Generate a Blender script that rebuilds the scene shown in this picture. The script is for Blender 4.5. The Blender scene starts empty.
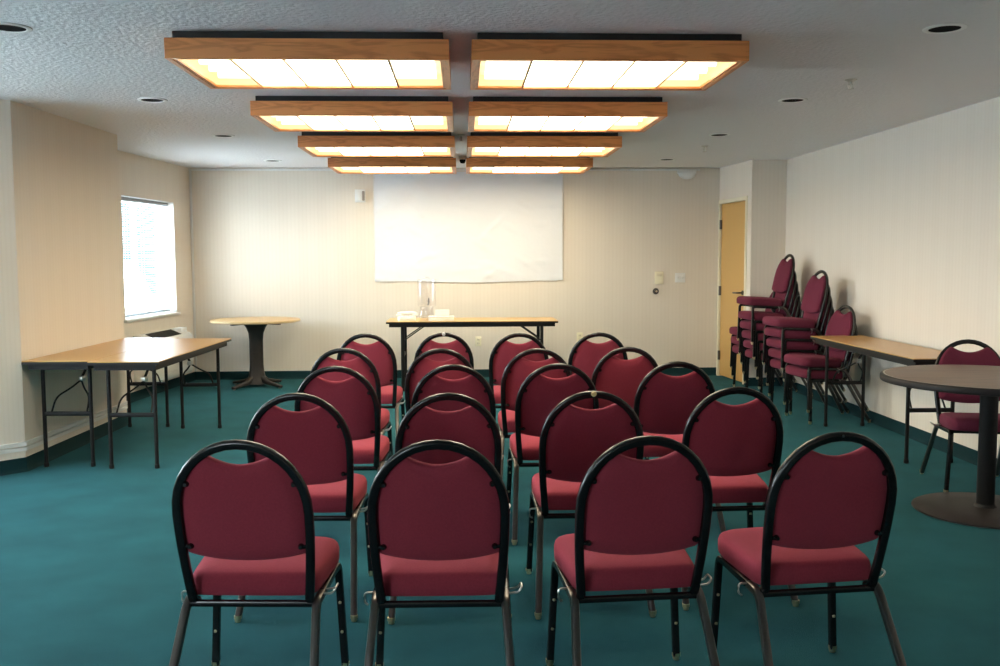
import bpy, bmesh, math, random
from mathutils import Vector, Matrix
PI = math.pi
sc = bpy.context.scene
C = sc.collection
random.seed(4)

# ------------------------------------------------------------------ camera
F, HH, YH, VX, ROLL = 950.0, 1.44, 256.0, 462.0, 0.0035
pit = math.atan((333 - YH) / F)
yaw = math.atan((500 - VX) / math.hypot(F, 333 - YH))
fw = Vector((math.sin(yaw) * math.cos(pit), math.cos(yaw) * math.cos(pit), -math.sin(pit)))
rt = Vector((math.cos(yaw), -math.sin(yaw), 0))
up = rt.cross(fw)
rt, up = rt * math.cos(ROLL) - up * math.sin(ROLL), up * math.cos(ROLL) + rt * math.sin(ROLL)
cam = bpy.data.cameras.new('camera')
cam.sensor_width = 36.0
cam.lens = F * 36.0 / 1000.0
cam.clip_start = 0.02
co = bpy.data.objects.new('camera', cam)
C.objects.link(co)
m = Matrix((rt, up, -fw)).transposed().to_4x4()
m.translation = Vector((0, 0, HH))
co.matrix_world = m
sc.camera = co

# ------------------------------------------------------------------ light and exposure
sc.view_settings.view_transform = 'Standard'
sc.view_settings.look = 'None'
sc.view_settings.gamma = 1.0
sc.view_settings.use_curve_mapping = False
sc.view_settings.exposure = 2.08
WORLD_STRENGTH = 8.5
LAMP = 3.5          # radiance of the lit diffusers
world = bpy.data.worlds.new('daylight')
sc.world = world
world.use_nodes = True
wn = world.node_tree
wbg = wn.nodes['Background']
tc = wn.nodes.new('ShaderNodeTexCoord')
sp = wn.nodes.new('ShaderNodeSeparateXYZ')
cr = wn.nodes.new('ShaderNodeValToRGB')
cr.color_ramp.elements[0].position = 0.0
cr.color_ramp.elements[0].color = (0.94, 0.97, 1.0, 1)
cr.color_ramp.elements[1].position = 0.5
cr.color_ramp.elements[1].color = (0.84, 0.93, 1.0, 1)
wn.links.new(tc.outputs['Generated'], sp.inputs[0])
wn.links.new(sp.outputs['Z'], cr.inputs[0])
wn.links.new(cr.outputs[0], wbg.inputs[0])
wbg.inputs[1].default_value = WORLD_STRENGTH

def portal(name, loc, direction, sx, sy):
    l = bpy.data.lights.new(name, 'AREA')
    l.shape = 'RECTANGLE'
    l.size, l.size_y = sx, sy
    l.cycles.is_portal = True
    o = bpy.data.objects.new(name, l)
    o.location = loc
    o.rotation_euler = Vector(direction).to_track_quat('-Z', 'Z').to_euler()
    C.objects.link(o)

# ------------------------------------------------------------------ materials
def mat(name, color, rough=0.5, metal=0.0, spec=0.5, noise=None, bump=None, sheen=0.0, coat=0.0):
    """noise=(scale, amount[, stretch]) varies the colour, bump=(scale, strength) the surface."""
    M = bpy.data.materials.new(name)
    M.use_nodes = True
    nt = M.node_tree
    b = nt.nodes['Principled BSDF']
    b.inputs['Base Color'].default_value = (*color, 1)
    b.inputs['Roughness'].default_value = rough
    b.inputs['Metallic'].default_value = metal
    b.inputs['Specular IOR Level'].default_value = spec
    if sheen:
        b.inputs['Sheen Weight'].default_value = sheen
        b.inputs['Sheen Roughness'].default_value = 0.5
        b.inputs['Sheen Tint'].default_value = (*[min(1, c * 2 + .1) for c in color], 1)
    if coat:
        b.inputs['Coat Weight'].default_value = coat
    t = nt.nodes.new('ShaderNodeTexCoord')
    if noise:
        n = nt.nodes.new('ShaderNodeTexNoise')
        n.inputs['Scale'].default_value = noise[0]
        n.inputs['Detail'].default_value = 5
        mp = nt.nodes.new('ShaderNodeMapping')
        if len(noise) > 2:
            mp.inputs['Scale'].default_value = noise[2]
        nt.links.new(t.outputs['Object'], mp.inputs[0])
        nt.links.new(mp.outputs[0], n.inputs['Vector'])
        r = nt.nodes.new('ShaderNodeValToRGB')
        a = noise[1]
        r.color_ramp.elements[0].position = 0.3
        r.color_ramp.elements[1].position = 0.7
        r.color_ramp.elements[0].color = (*[c * (1 - a) for c in color], 1)
        r.color_ramp.elements[1].color = (*[min(1, c * (1 + a)) for c in color], 1)
        nt.links.new(n.outputs['Fac'], r.inputs[0])
        nt.links.new(r.outputs[0], b.inputs['Base Color'])
    if bump:
        n2 = nt.nodes.new('ShaderNodeTexNoise')
        n2.inputs['Scale'].default_value = bump[0]
        n2.inputs['Detail'].default_value = 4
        nt.links.new(t.outputs['Object'], n2.inputs['Vector'])
        bp = nt.nodes.new('ShaderNodeBump')
        bp.inputs['Strength'].default_value = bump[1]
        bp.inputs['Distance'].default_value = bump[2] if len(bump) > 2 else 0.005
        nt.links.new(n2.outputs['Fac'], bp.inputs['Height'])
        nt.links.new(bp.outputs[0], b.inputs['Normal'])
    return M

def wood(name, c1, c2, rough, axis='X', scale=9.0, coat=0.0, bands=True):
    M = mat(name, c1, rough, coat=coat)
    nt = M.node_tree
    b = nt.nodes['Principled BSDF']
    t = nt.nodes.new('ShaderNodeTexCoord')
    mp = nt.nodes.new('ShaderNodeMapping')
    s = {'X': (0.12, 1, 1), 'Y': (1, 0.12, 1), 'Z': (1, 1, 0.12)}[axis]
    mp.inputs['Scale'].default_value = [v * scale for v in s]
    nt.links.new(t.outputs['Object'], mp.inputs[0])
    n = nt.nodes.new('ShaderNodeTexNoise')
    n.inputs['Scale'].default_value = 1.6
    n.inputs['Detail'].default_value = 6
    n.inputs['Distortion'].default_value = 0.6
    nt.links.new(mp.outputs[0], n.inputs['Vector'])
    mu = nt.nodes.new('ShaderNodeMath')
    mu.operation = 'MULTIPLY'
    mu.inputs[1].default_value = 9.0 if bands else 2.0
    nt.links.new(n.outputs['Fac'], mu.inputs[0])
    fr = nt.nodes.new('ShaderNodeMath')
    fr.operation = 'PINGPONG'
    fr.inputs[1].default_value = 1.0
    nt.links.new(mu.outputs[0], fr.inputs[0])
    r = nt.nodes.new('ShaderNodeValToRGB')
    r.color_ramp.elements[0].position = 0.05
    r.color_ramp.elements[0].color = (*c2, 1)
    r.color_ramp.elements[1].position = 0.6
    r.color_ramp.elements[1].color = (*c1, 1)
    nt.links.new(fr.outputs[0], r.inputs[0])
    nt.links.new(r.outputs[0], b.inputs['Base Color'])
    return M

def emit(name, color, strength, transparent=0.0):
    M = bpy.data.materials.new(name)
    M.use_nodes = True
    nt = M.node_tree
    nt.nodes.clear()
    o = nt.nodes.new('ShaderNodeOutputMaterial')
    e = nt.nodes.new('ShaderNodeEmission')
    e.inputs[0].default_value = (*color, 1)
    e.inputs[1].default_value = strength
    if transparent:
        tr = nt.nodes.new('ShaderNodeBsdfTransparent')
        mx = nt.nodes.new('ShaderNodeMixShader')
        mx.inputs[0].default_value = transparent
        nt.links.new(e.outputs[0], mx.inputs[1])
        nt.links.new(tr.outputs[0], mx.inputs[2])
        nt.links.new(mx.outputs[0], o.inputs[0])
    else:
        nt.links.new(e.outputs[0], o.inputs[0])
    return M

def clear(name, color=(1, 1, 1), gloss=0.12, rough=0.05):
    """thin clear sheet: mostly see-through, slightly glossy."""
    M = bpy.data.materials.new(name)
    M.use_nodes = True
    nt = M.node_tree
    nt.nodes.clear()
    o = nt.nodes.new('ShaderNodeOutputMaterial')
    tr = nt.nodes.new('ShaderNodeBsdfTransparent')
    tr.inputs[0].default_value = (*color, 1)
    g = nt.nodes.new('ShaderNodeBsdfGlossy')
    g.inputs[1].default_value = rough
    mx = nt.nodes.new('ShaderNodeMixShader')
    mx.inputs[0].default_value = gloss
    nt.links.new(tr.outputs[0], mx.inputs[1])
    nt.links.new(g.outputs[0], mx.inputs[2])
    nt.links.new(mx.outputs[0], o.inputs[0])
    return M

def wallpaper(name, c1, c2, period=0.045):
    """cream wallpaper with fine vertical stripes; x+y runs along every wall."""
    M = mat(name, c1, 0.75, spec=0.25)
    nt = M.node_tree
    b = nt.nodes['Principled BSDF']
    t = nt.nodes.new('ShaderNodeTexCoord')
    s = nt.nodes.new('ShaderNodeSeparateXYZ')
    nt.links.new(t.outputs['Object'], s.inputs[0])
    ad = nt.nodes.new('ShaderNodeMath'); ad.operation = 'ADD'
    nt.links.new(s.outputs[0], ad.inputs[0]); nt.links.new(s.outputs[1], ad.inputs[1])
    cx = nt.nodes.new('ShaderNodeCombineXYZ')
    nt.links.new(ad.outputs[0], cx.inputs[0])
    def stripes(p, lo):
        mu = nt.nodes.new('ShaderNodeMath'); mu.operation = 'MULTIPLY'; mu.inputs[1].default_value = 1 / p
        nt.links.new(ad.outputs[0], mu.inputs[0])
        f = nt.nodes.new('ShaderNodeMath'); f.operation = 'FRACT'
        nt.links.new(mu.outputs[0], f.inputs[0])
        g = nt.nodes.new('ShaderNodeMath'); g.operation = 'GREATER_THAN'; g.inputs[1].default_value = lo
        nt.links.new(f.outputs[0], g.inputs[0])
        return g
    g1 = stripes(period, 0.62)
    g2 = stripes(period * 5, 0.5)
    w = nt.nodes.new('ShaderNodeMath'); w.operation = 'MULTIPLY_ADD'
    w.inputs[1].default_value = 0.62
    nt.links.new(g1.outputs[0], w.inputs[0])
    h = nt.nodes.new('ShaderNodeMath'); h.operation = 'MULTIPLY'; h.inputs[1].default_value = 0.38
    nt.links.new(g2.outputs[0], h.inputs[0])
    nt.links.new(h.outputs[0], w.inputs[2])
    mx = nt.nodes.new('ShaderNodeMix'); mx.data_type = 'RGBA'
    mx.inputs['A'].default_value = (*c1, 1); mx.inputs['B'].default_value = (*c2, 1)
    nt.links.new(w.outputs[0], mx.inputs['Factor'])
    nt.links.new(mx.outputs['Result'], b.inputs['Base Color'])
    return M

M_WALL = wallpaper('cream_striped_wallpaper', (0.80, 0.722, 0.622), (0.778, 0.698, 0.598))
M_WHITE = mat('white_paint', (0.80, 0.79, 0.76), 0.5)
M_CEIL = mat('knockdown_ceiling', (0.80, 0.785, 0.79), 0.9, spec=0.2, bump=(42, 0.9, 0.008))
M_CARPET = mat('teal_carpet', (0.012, 0.083, 0.098), 0.95, spec=0.1, noise=(3.2, 0.16), bump=(260, 0.6, 0.004), sheen=0.25)
M_COVE = mat('dark_teal_cove_base', (0.008, 0.036, 0.042), 0.7, spec=0.12)
M_CREAMTRIM = mat('cream_door_frame', (0.80, 0.73, 0.55), 0.5)
M_DOOR = wood('birch_door', (0.62, 0.37, 0.12), (0.54, 0.30, 0.09), 0.4, 'Z', 5, bands=False)
M_OAK = wood('honey_oak', (0.78, 0.30, 0.088), (0.60, 0.205, 0.052), 0.35, 'X', 11)
M_OAKY = wood('honey_oak_side', (0.78, 0.30, 0.088), (0.60, 0.205, 0.052), 0.35, 'Y', 11)
M_BLACKBOX = mat('black_housing', (0.012, 0.012, 0.014), 0.6)
M_DIFF = emit('lit_diffuser', (1.0, 0.89, 0.65), LAMP)
M_DIFFEND = emit('lit_end_diffuser', (1.0, 0.74, 0.36), 0.42, transparent=0.55)
M_TUBE = emit('fluorescent_tube', (1.0, 0.93, 0.72), 2.4)
M_REFL = mat('white_reflector', (0.85, 0.80, 0.66), 0.5)
M_DIVIDER = mat('brown_divider', (0.33, 0.20, 0.08), 0.5)
M_FRAME = mat('black_powder_coat', (0.007, 0.007, 0.0075), 0.27, spec=0.5)
M_BRONZE = mat('worn_dark_bronze', (0.13, 0.115, 0.105), 0.28, metal=0.85)
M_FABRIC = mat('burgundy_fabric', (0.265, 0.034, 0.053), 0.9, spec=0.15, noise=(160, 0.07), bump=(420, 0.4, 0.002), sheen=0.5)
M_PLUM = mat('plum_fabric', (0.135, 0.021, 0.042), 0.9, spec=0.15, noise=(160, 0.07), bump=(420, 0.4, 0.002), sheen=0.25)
M_CHROME = mat('dull_chrome', (0.62, 0.60, 0.56), 0.28, metal=1.0)
M_BRASS = mat('brass_glide', (0.70, 0.58, 0.36), 0.32, metal=1.0)
M_TABLE = wood('golden_oak_laminate', (0.56, 0.31, 0.095), (0.49, 0.26, 0.07), 0.28, 'Y', 6, bands=False)
M_TABLEX = wood('golden_oak_laminate_cross', (0.60, 0.37, 0.13), (0.53, 0.31, 0.10), 0.30, 'X', 6, bands=False)
M_WALNUT = wood('walnut_laminate', (0.15, 0.085, 0.055), (0.105, 0.058, 0.038), 0.42, 'X', 9)
M_EDGE = mat('black_edge_band', (0.014, 0.012, 0.012), 0.5, spec=0.25)
M_LEG = mat('black_table_metal', (0.010, 0.009, 0.009), 0.5, spec=0.25)
M_BROWN = mat('dark_brown_cast_base', (0.028, 0.022, 0.02), 0.45, noise=(20, .15))
M_CLOTH = mat('white_screen_cloth', (0.78, 0.80, 0.84), 0.8, spec=0.15, bump=(3.0, 0.35, 0.03))
M_PLASTIC = mat('white_plastic', (0.90, 0.90, 0.88), 0.4)
M_IVORY = mat('ivory_plastic', (0.88, 0.82, 0.62), 0.4)
M_GRILLE = mat('charcoal_grille', (0.03, 0.032, 0.035), 0.6)
M_UNIT = mat('white_unit_casing', (0.76, 0.75, 0.70), 0.5)
M_CANIN = mat('dark_can_interior', (0.01, 0.01, 0.011), 0.95, spec=0.05)
M_BLIND = mat('white_blind_slats', (0.88, 0.90, 0.92), 0.5)
M_GLASS = clear('window_glass', (0.93, 0.98, 1.0), 0.05, 0.0)
M_CLEAR = clear('clear_acrylic', (0.985, 0.98, 0.98), 0.04, 0.08)
M_CLEARRIM = clear('clear_acrylic_rim', (0.965, 0.96, 0.96), 0.06, 0.1)
M_HEDGE = mat('blue_green_hedge', (0.002, 0.022, 0.031), 0.9, noise=(1.5, 0.5))
M_PAVE = mat('grey_paving', (0.60, 0.61, 0.63), 0.9, noise=(2, .08))
M_STICKER = mat('yellow_sticker', (0.80, 0.66, 0.30), 0.5)

# ------------------------------------------------------------------ mesh helpers
def obj(name, bm, material, parent=None, smooth=35, loc=None):
    bmesh.ops.remove_doubles(bm, verts=bm.verts[:], dist=1e-6)
    bmesh.ops.recalc_face_normals(bm, faces=bm.faces[:])
    me = bpy.data.meshes.new(name)
    bm.to_mesh(me)
    bm.free()
    for p in me.polygons:
        p.use_smooth = bool(smooth)
    if smooth:
        me.set_sharp_from_angle(angle=math.radians(smooth))
    ms = material if isinstance(material, (list, tuple)) else [material]
    for x in ms:
        me.materials.append(x)
    o = bpy.data.objects.new(name, me)
    C.objects.link(o)
    if parent:
        o.parent = parent
    if loc:
        o.location = loc
    return o

def tag(o, label, cat, group=None):
    o['label'] = label
    o['category'] = cat
    if group:
        o['group'] = group
    return o

def thing(name, label, cat, loc=(0, 0, 0), rz=0.0, group=None):
    o = bpy.data.objects.new(name, None)
    o.empty_display_size = 0.1
    C.objects.link(o)
    o.location = loc
    o.rotation_euler = (0, 0, rz)
    return tag(o, label, cat, group)

def struct(name, bm, material, smooth=0):
    o = obj(name, bm, material, smooth=smooth)
    o['kind'] = 'structure'
    return o

def dup(root, loc, rz, label=None, group=None):
    r = root.copy(); C.objects.link(r); r.location = loc; r.rotation_euler = (0, 0, rz)
    if label: r['label'] = label
    if group: r['group'] = group
    for ch in list(root.children):
        c = ch.copy(); C.objects.link(c); c.parent = r
        for g in list(ch.children):
            d = g.copy(); C.objects.link(d); d.parent = c
    return r

def add_box(bm, x0, x1, y0, y1, z0, z1, bevel=0.0, mtx=None, seg=2):
    b2 = bmesh.new()
    bmesh.ops.create_cube(b2, size=1.0)
    for v in b2.verts:
        v.co = Vector((x0 + (v.co.x + .5) * (x1 - x0), y0 + (v.co.y + .5) * (y1 - y0), z0 + (v.co.z + .5) * (z1 - z0)))
    if bevel:
        bmesh.ops.bevel(b2, geom=b2.edges[:] , offset=bevel, segments=seg, profile=0.5, affect='EDGES')
    if mtx:
        bmesh.ops.transform(b2, matrix=mtx, verts=b2.verts[:])
    merge(bm, b2)

def merge(bm, b2):
    me = bpy.data.meshes.new('tmp')
    b2.to_mesh(me); b2.free()
    bm.from_mesh(me)
    bpy.data.meshes.remove(me)

def box(*a, **k):
    bm = bmesh.new(); add_box(bm, *a, **k); return bm

def round_profile(w, h, r, n=3):
    pts = []
    for cx, cy, a0 in ((w/2-r, h/2-r, 0), (-w/2+r, h/2-r, 90), (-w/2+r, -h/2+r, 180), (w/2-r, -h/2+r, 270)):
        for i in range(n + 1):
            a = math.radians(a0 + 90 * i / n)
            pts.append((cx + r * math.cos(a), cy + r * math.sin(a)))
    return pts

def circle_profile(r, n=10):
    return [(r * math.cos(2 * PI * i / n), r * math.sin(2 * PI * i / n)) for i in range(n)]

def add_tube(bm, path, prof, hint=(0, 0, 1), closed=False, caps=True):
    """sweep a profile along a path; profile x follows 'hint' cross direction."""
    P = [Vector(p) for p in path]
    n = len(P)
    rings = []
    for i in range(n):
        if closed:
            t = (P[(i + 1) % n] - P[i - 1])
        elif i == 0: t = P[1] - P[0]
        elif i == n - 1: t = P[-1] - P[-2]
        else: t = (P[i + 1] - P[i]).normalized() + (P[i] - P[i - 1]).normalized()
        t.normalize()
        h = Vector(hint)
        a = h.cross(t)
        if a.length < 1e-4:
            a = Vector((0, 1, 0)).cross(t)
            if a.length < 1e-4: a = Vector((1, 0, 0)).cross(t)
        a.normalize()
        b = t.cross(a)
        k = 1.0
        if 0 < i < n - 1 and not closed:
            c = (P[i + 1] - P[i]).normalized().dot((P[i] - P[i - 1]).normalized())
            k = 1 / max(0.6, math.sqrt(max(0.01, (1 + c) / 2)))
        rings.append([bm.verts.new(P[i] + a * x + b * y) for x, y in prof])
    m_ = len(prof)
    for i in range(n if closed else n - 1):
        r0, r1 = rings[i], rings[(i + 1) % n]
        for j in range(m_):
            bm.faces.new((r0[j], r0[(j + 1) % m_], r1[(j + 1) % m_], r1[j]))
    if caps and not closed:
        bm.faces.new(list(reversed(rings[0])))
        bm.faces.new(rings[-1])

def tube(*a, **k):
    bm = bmesh.new(); add_tube(bm, *a, **k); return bm

def fillet(pts, r, n=5):
    """round the inner corners of a polyline."""
    P = [Vector(p) for p in pts]
    out = [P[0]]
    for i in range(1, len(P) - 1):
        a, b, c = P[i - 1], P[i], P[i + 1]
        d1, d2 = (a - b), (c - b)
        rr = min(r, d1.length * .45, d2.length * .45)
        s, e = b + d1.normalized() * rr, b + d2.normalized() * rr
        for k in range(n + 1):
            t = k / n
            out.append(s * (1 - t) ** 2 + b * 2 * t * (1 - t) + e * t * t)
    out.append(P[-1])
    return out

def add_lathe(bm, prof, n=32, center=(0, 0, 0)):
    """prof: (radius, z) list, closed at r=0 ends."""
    rings = []
    cx, cy, cz = center
    for r, z in prof:
        if r < 1e-6:
            rings.append([bm.verts.new((cx, cy, cz + z))])
        else:
            rings.append([bm.verts.new((cx + r * math.cos(2 * PI * i / n), cy + r * math.sin(2 * PI * i / n), cz + z)) for i in range(n)])
    for a, b in zip(rings, rings[1:]):
        for i in range(n):
            j = (i + 1) % n
            if len(a) == 1 and len(b) == 1: continue
            if len(a) == 1: bm.faces.new((a[0], b[i], b[j]))
            elif len(b) == 1: bm.faces.new((a[i], a[j], b[0]))
            else: bm.faces.new((a[i], a[j], b[j], b[i]))

def lathe(*a, **k):
    bm = bmesh.new(); add_lathe(bm, *a, **k); return bm

def add_prism(bm, outline, z0, z1, bevel=0.0):
    """vertical prism from a plan outline."""
    b2 = bmesh.new()
    lo = [b2.verts.new((x, y, z0)) for x, y in outline]
    hi = [b2.verts.new((x, y, z1)) for x, y in outline]
    n = len(outline)
    b2.faces.new(list(reversed(lo)))
    b2.faces.new(hi)
    for i in range(n):
        b2.faces.new((lo[i], lo[(i + 1) % n], hi[(i + 1) % n], hi[i]))
    if bevel:
        es = [e for e in b2.edges if abs(e.verts[0].co.z - e.verts[1].co.z) < 1e-6]
        bmesh.ops.bevel(b2, geom=es, offset=bevel, segments=2, profile=0.5, affect='EDGES')
    merge(bm, b2)

def prism(*a, **k):
    bm = bmesh.new(); add_prism(bm, *a, **k); return bm

def loft(layers, cap0=True, cap1=True):
    """stack of equal-length closed loops of 3D points."""
    bm = bmesh.new()
    R = [[bm.verts.new(p) for p in L] for L in layers]
    n = len(R[0])
    for a, b in zip(R, R[1:]):
        for i in range(n):
            bm.faces.new((a[i], a[(i + 1) % n], b[(i + 1) % n], b[i]))
    if cap0: bm.faces.new(list(reversed(R[0])))
    if cap1: bm.faces.new(R[-1])
    return bm

def smooth_outline(pts, it=2):
    """Chaikin corner cutting on a closed outline."""
    for _ in range(it):
        out = []
        for i in range(len(pts)):
            a, b = pts[i], pts[(i + 1) % len(pts)]
            out.append((a[0] * .75 + b[0] * .25, a[1] * .75 + b[1] * .25))
            out.append((a[0] * .25 + b[0] * .75, a[1] * .25 + b[1] * .75))
        pts = out
    return pts

# ------------------------------------------------------------------ the room
CEIL = 2.47
YB = 11.25                      # back wall
XR = 3.53                      # right wall
YF = -2.2                       # wall behind the camera
WA, WB = Vector((-3.31, 9.40)), Vector((-3.15, YB))       # window wall, on the room side
wu = (WB - WA).normalized()
wn_ = Vector((wu.y, -wu.x))     # towards the room
WA0 = WA - wu * 1.25            # where it meets the pier
PIER = [(-2.955, 6.46), (-2.90, 8.25)]
CH = (-3.30, 6.10)              # far end of the chamfer on the near side
XL = -5.2

PLAN = [(XL - .2, YF - .2), (XR + .2, YF - .2), (XR + .2, YB + .2), (WB.x - .22, YB + .2), (-3.60, 8.05), (XL - .2, 8.0)]
struct('floor', prism(PLAN, -0.2, 0.0), M_CARPET)
struct('ceiling', prism(PLAN, CEIL, CEIL + 0.25), M_CEIL)
struct('wall_back', box(WB.x - .03, XR + .2, YB, YB + .2, 0, CEIL), M_WALL)
struct('wall_right', box(XR, XR + .2, YF, YB, 0, CEIL), M_WALL)
FWN = (-3.9, -2.75)
bm = bmesh.new()
for a in ((XL - .2, FWN[0], 0, CEIL), (FWN[1], XR + .2, 0, CEIL), (FWN[0], FWN[1], 0, .85), (FWN[0], FWN[1], 2.1, CEIL)):
    add_box(bm, a[0], a[1], YF - .2, YF, a[2], a[3])
struct('wall_front', bm, M_WALL)
f_ = bmesh.new()
for a in ((FWN[0], FWN[1], .85, .90), (FWN[0], FWN[1], 2.05, 2.1), (FWN[0], FWN[0] + .05, .9, 2.05), (FWN[1] - .05, FWN[1], .9, 2.05), (-3.345, -3.305, .9, 2.05)):
    add_box(f_, a[0], a[1], YF - .15, YF - .09, a[2], a[3])
w4 = struct('window_4', f_, M_WHITE)
obj('window_pane', box(FWN[0] + .04, FWN[1] - .04, YF - .125, YF - .119, .89, 2.06), M_GLASS, w4, smooth=0)
portal('portal_front_window', ((FWN[0] + FWN[1]) / 2, YF - .18, 1.475), (0, 1, 0), FWN[1] - FWN[0], 1.25)

def wall_mtx(o, u):
    """local x along u, local y away from the room, z up."""
    n = Vector((-u.y, u.x))
    return Matrix(((u.x, n.x, 0, o.x), (u.y, n.y, 0, o.y), (0, 0, 1, 0), (0, 0, 0, 1)))

# wall with the blind-covered window (local: x along the wall from WA, y outwards)
MW = wall_mtx(WA, wu)
W0, W1, WZ0, WZ1 = 0.055, 1.365, 0.825, 2.045
bm = bmesh.new()
L_end = (WB - WA).length
for a in ((-1.35, W0, 0, CEIL), (W1, L_end, 0, CEIL), (W0, W1, 0, WZ0), (W0, W1, WZ1, CEIL)):
    add_box(bm, a[0], a[1], 0, 0.22, a[2], a[3], mtx=MW)
struct('wall_left', bm, M_WALL)

# pier that steps into the room on the left, chamfered on its near corner
bm = prism([CH, PIER[0], PIER[1], (-3.45, 8.25), (-3.75, 8.0), (XL, 8.0), (XL, 6.10)], 0, CEIL)
struct('wall_pier', bm, M_WALL)

# left wall of the near part of the room, with two more windows out of the frame
NW = [(3.3, 5.7)]
bm = bmesh.new()
ys = [YF] + [v for p in NW for v in p] + [6.3]
for i in range(len(ys) - 1):
    if i % 2 == 0:
        add_box(bm, XL - .2, XL, ys[i], ys[i + 1], 0, CEIL)
    else:
        add_box(bm, XL - .2, XL, ys[i], ys[i + 1], 0, 0.85)
        add_box(bm, XL - .2, XL, ys[i], ys[i + 1], 2.1, CEIL)
struct('wall_left_near', bm, M_WALL)

# closet corner with the door at the far right
D0, D1 = Vector((3.06, YB)), Vector((3.15, 10.28))
du = (D1 - D0).normalized()
MD = wall_mtx(D0, du)           # local x from the back wall towards the room, y into the closet
DL = (D1 - D0).length
DX0, DX1, DZ = 0.05, 0.82, 2.045
bm = bmesh.new()
add_box(bm, 0, DX0 - .04, 0, .12, 0, CEIL, mtx=MD)
add_box(bm, DX1 + .04, DL, 0, .12, 0, CEIL, mtx=MD)
add_box(bm, DX0 - .04, DX1 + .04, 0, .12, DZ + .04, CEIL, mtx=MD)
add_box(bm, D1.x, XR, 10.28, 10.40, 0, CEIL)
struct('wall_closet', bm, M_WALL)

# door leaf, frame, hinges, handle
d1 = obj('door_1', box(DX0 + .004, DX1 - .004, 0.012, 0.055, 0.012, DZ - .004, bevel=.002, mtx=MD), M_DOOR, smooth=0)
d1['kind'] = 'structure'; d1['label'] = 'flush birch door with dark lever in the far right corner'
hb = bmesh.new()
bmesh.ops.create_cone(hb, cap_ends=True, segments=20, radius1=.027, radius2=.025, depth=.012,
                      matrix=MD @ Matrix.Translation((DX1 - .075, .004, 1.02)) @ Matrix.Rotation(PI / 2, 4, 'X'))
add_tube(hb, [MD @ Vector(p) for p in fillet([(DX1 - .075, 0.0, 1.02), (DX1 - .075, -.055, 1.02), (DX1 - .20, -.055, 1.017)], .02)], circle_profile(.010))
obj('door_handle', hb, M_BRONZE, d1)
for z in (1.80, 1.02, 0.25):
    hb = box(DX0 - .012, DX0 + .026, -.004, .012, z - .055, z + .055, bevel=.002, mtx=MD)
    add_tube(hb, [MD @ Vector((DX0 + .004, -.006, z - .055)), MD @ Vector((DX0 + .004, -.006, z + .055))], circle_profile(.008, 8))
    obj('hinge', hb, M_BRONZE, d1)
bm = bmesh.new()
for a in ((DX0 - .045, DX0, 0, DZ + .045), (DX1, DX1 + .05, 0, DZ + .045)):
    add_box(bm, a[0], a[1], -.012, .11, a[2], a[3], bevel=.003, mtx=MD)
add_box(bm, DX0, DX1, -.012, .11, DZ, DZ + .045, bevel=.003, mtx=MD)
struct('trim_1', bm, M_CREAMTRIM)

# cove base, one strip per wall
def strip(name, pts, z0, z1, th, material, cove=0.0):
    """thin moulding following a plan polyline on the room side (room is on the right of travel)."""
    bm = bmesh.new()
    P = [Vector(p) for p in pts]
    off = []
    for i, p in enumerate(P):
        ns = []
        if i > 0: d = (p - P[i - 1]).normalized(); ns.append(Vector((d.y, -d.x)))
        if i < len(P) - 1: d = (P[i + 1] - p).normalized(); ns.append(Vector((d.y, -d.x)))
        n = sum(ns, Vector((0, 0))); n.normalize()
        off.append(n / max(.3, n.dot(ns[0])))
    prof = [(0, z0), (th + cove, z0), (th + cove * .3, z0 + cove * .8), (th, z0 + cove * 2), (th, z1 - .003), (th * .5, z1), (0, z1)]
    R = [[bm.verts.new((p.x + o.x * a, p.y + o.y * a, z)) for a, z in prof] for p, o in zip(P, off)]
    for a, b in zip(R, R[1:]):
        for j in range(len(prof) - 1):
            bm.faces.new((a[j], a[j + 1], b[j + 1], b[j]))
    bm.faces.new(R[0]); bm.faces.new(list(reversed(R[-1])))
    return struct(name, bm, material, smooth=30)
wa0 = (WA0.x, WA0.y)
Pc = MD @ Vector((DX1 + .05, 0, 0))
strip('baseboard_left', [CH, PIER[0], PIER[1], (-3.40, 8.25)], 0, .095, .008, M_COVE, .012)
strip('baseboard_left.001', [(-3.42, 8.2), (WB.x, WB.y)], 0, .095, .008, M_COVE, .012)
strip('baseboard_back', [(WB.x, YB), (D0.x, YB)], 0, .095, .008, M_COVE, .012)
strip('baseboard_right', [(Pc.x, Pc.y), (D1.x, D1.y), (XR, 10.28), (XR, YF)], 0, .095, .008, M_COVE, .012)

# white twin raceway low on the pier, thin white trims at the back wall's top and left edge
for k, z in enumerate((.142, .176)):
    strip('trim_2' if k == 0 else 'trim_3', [(-3.30, 6.10), PIER[0], PIER[1], (-3.40, 8.25)], z, z + .027, .014, M_WHITE)
strip('trim_4', [(WB.x, YB), (2.82, YB)], CEIL - .035, CEIL - .008, .018, M_WHITE)
struct('trim_5', box(WB.x + .004, WB.x + .03, YB - .014, YB, .1, CEIL - .03, bevel=.003), M_WHITE)

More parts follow.
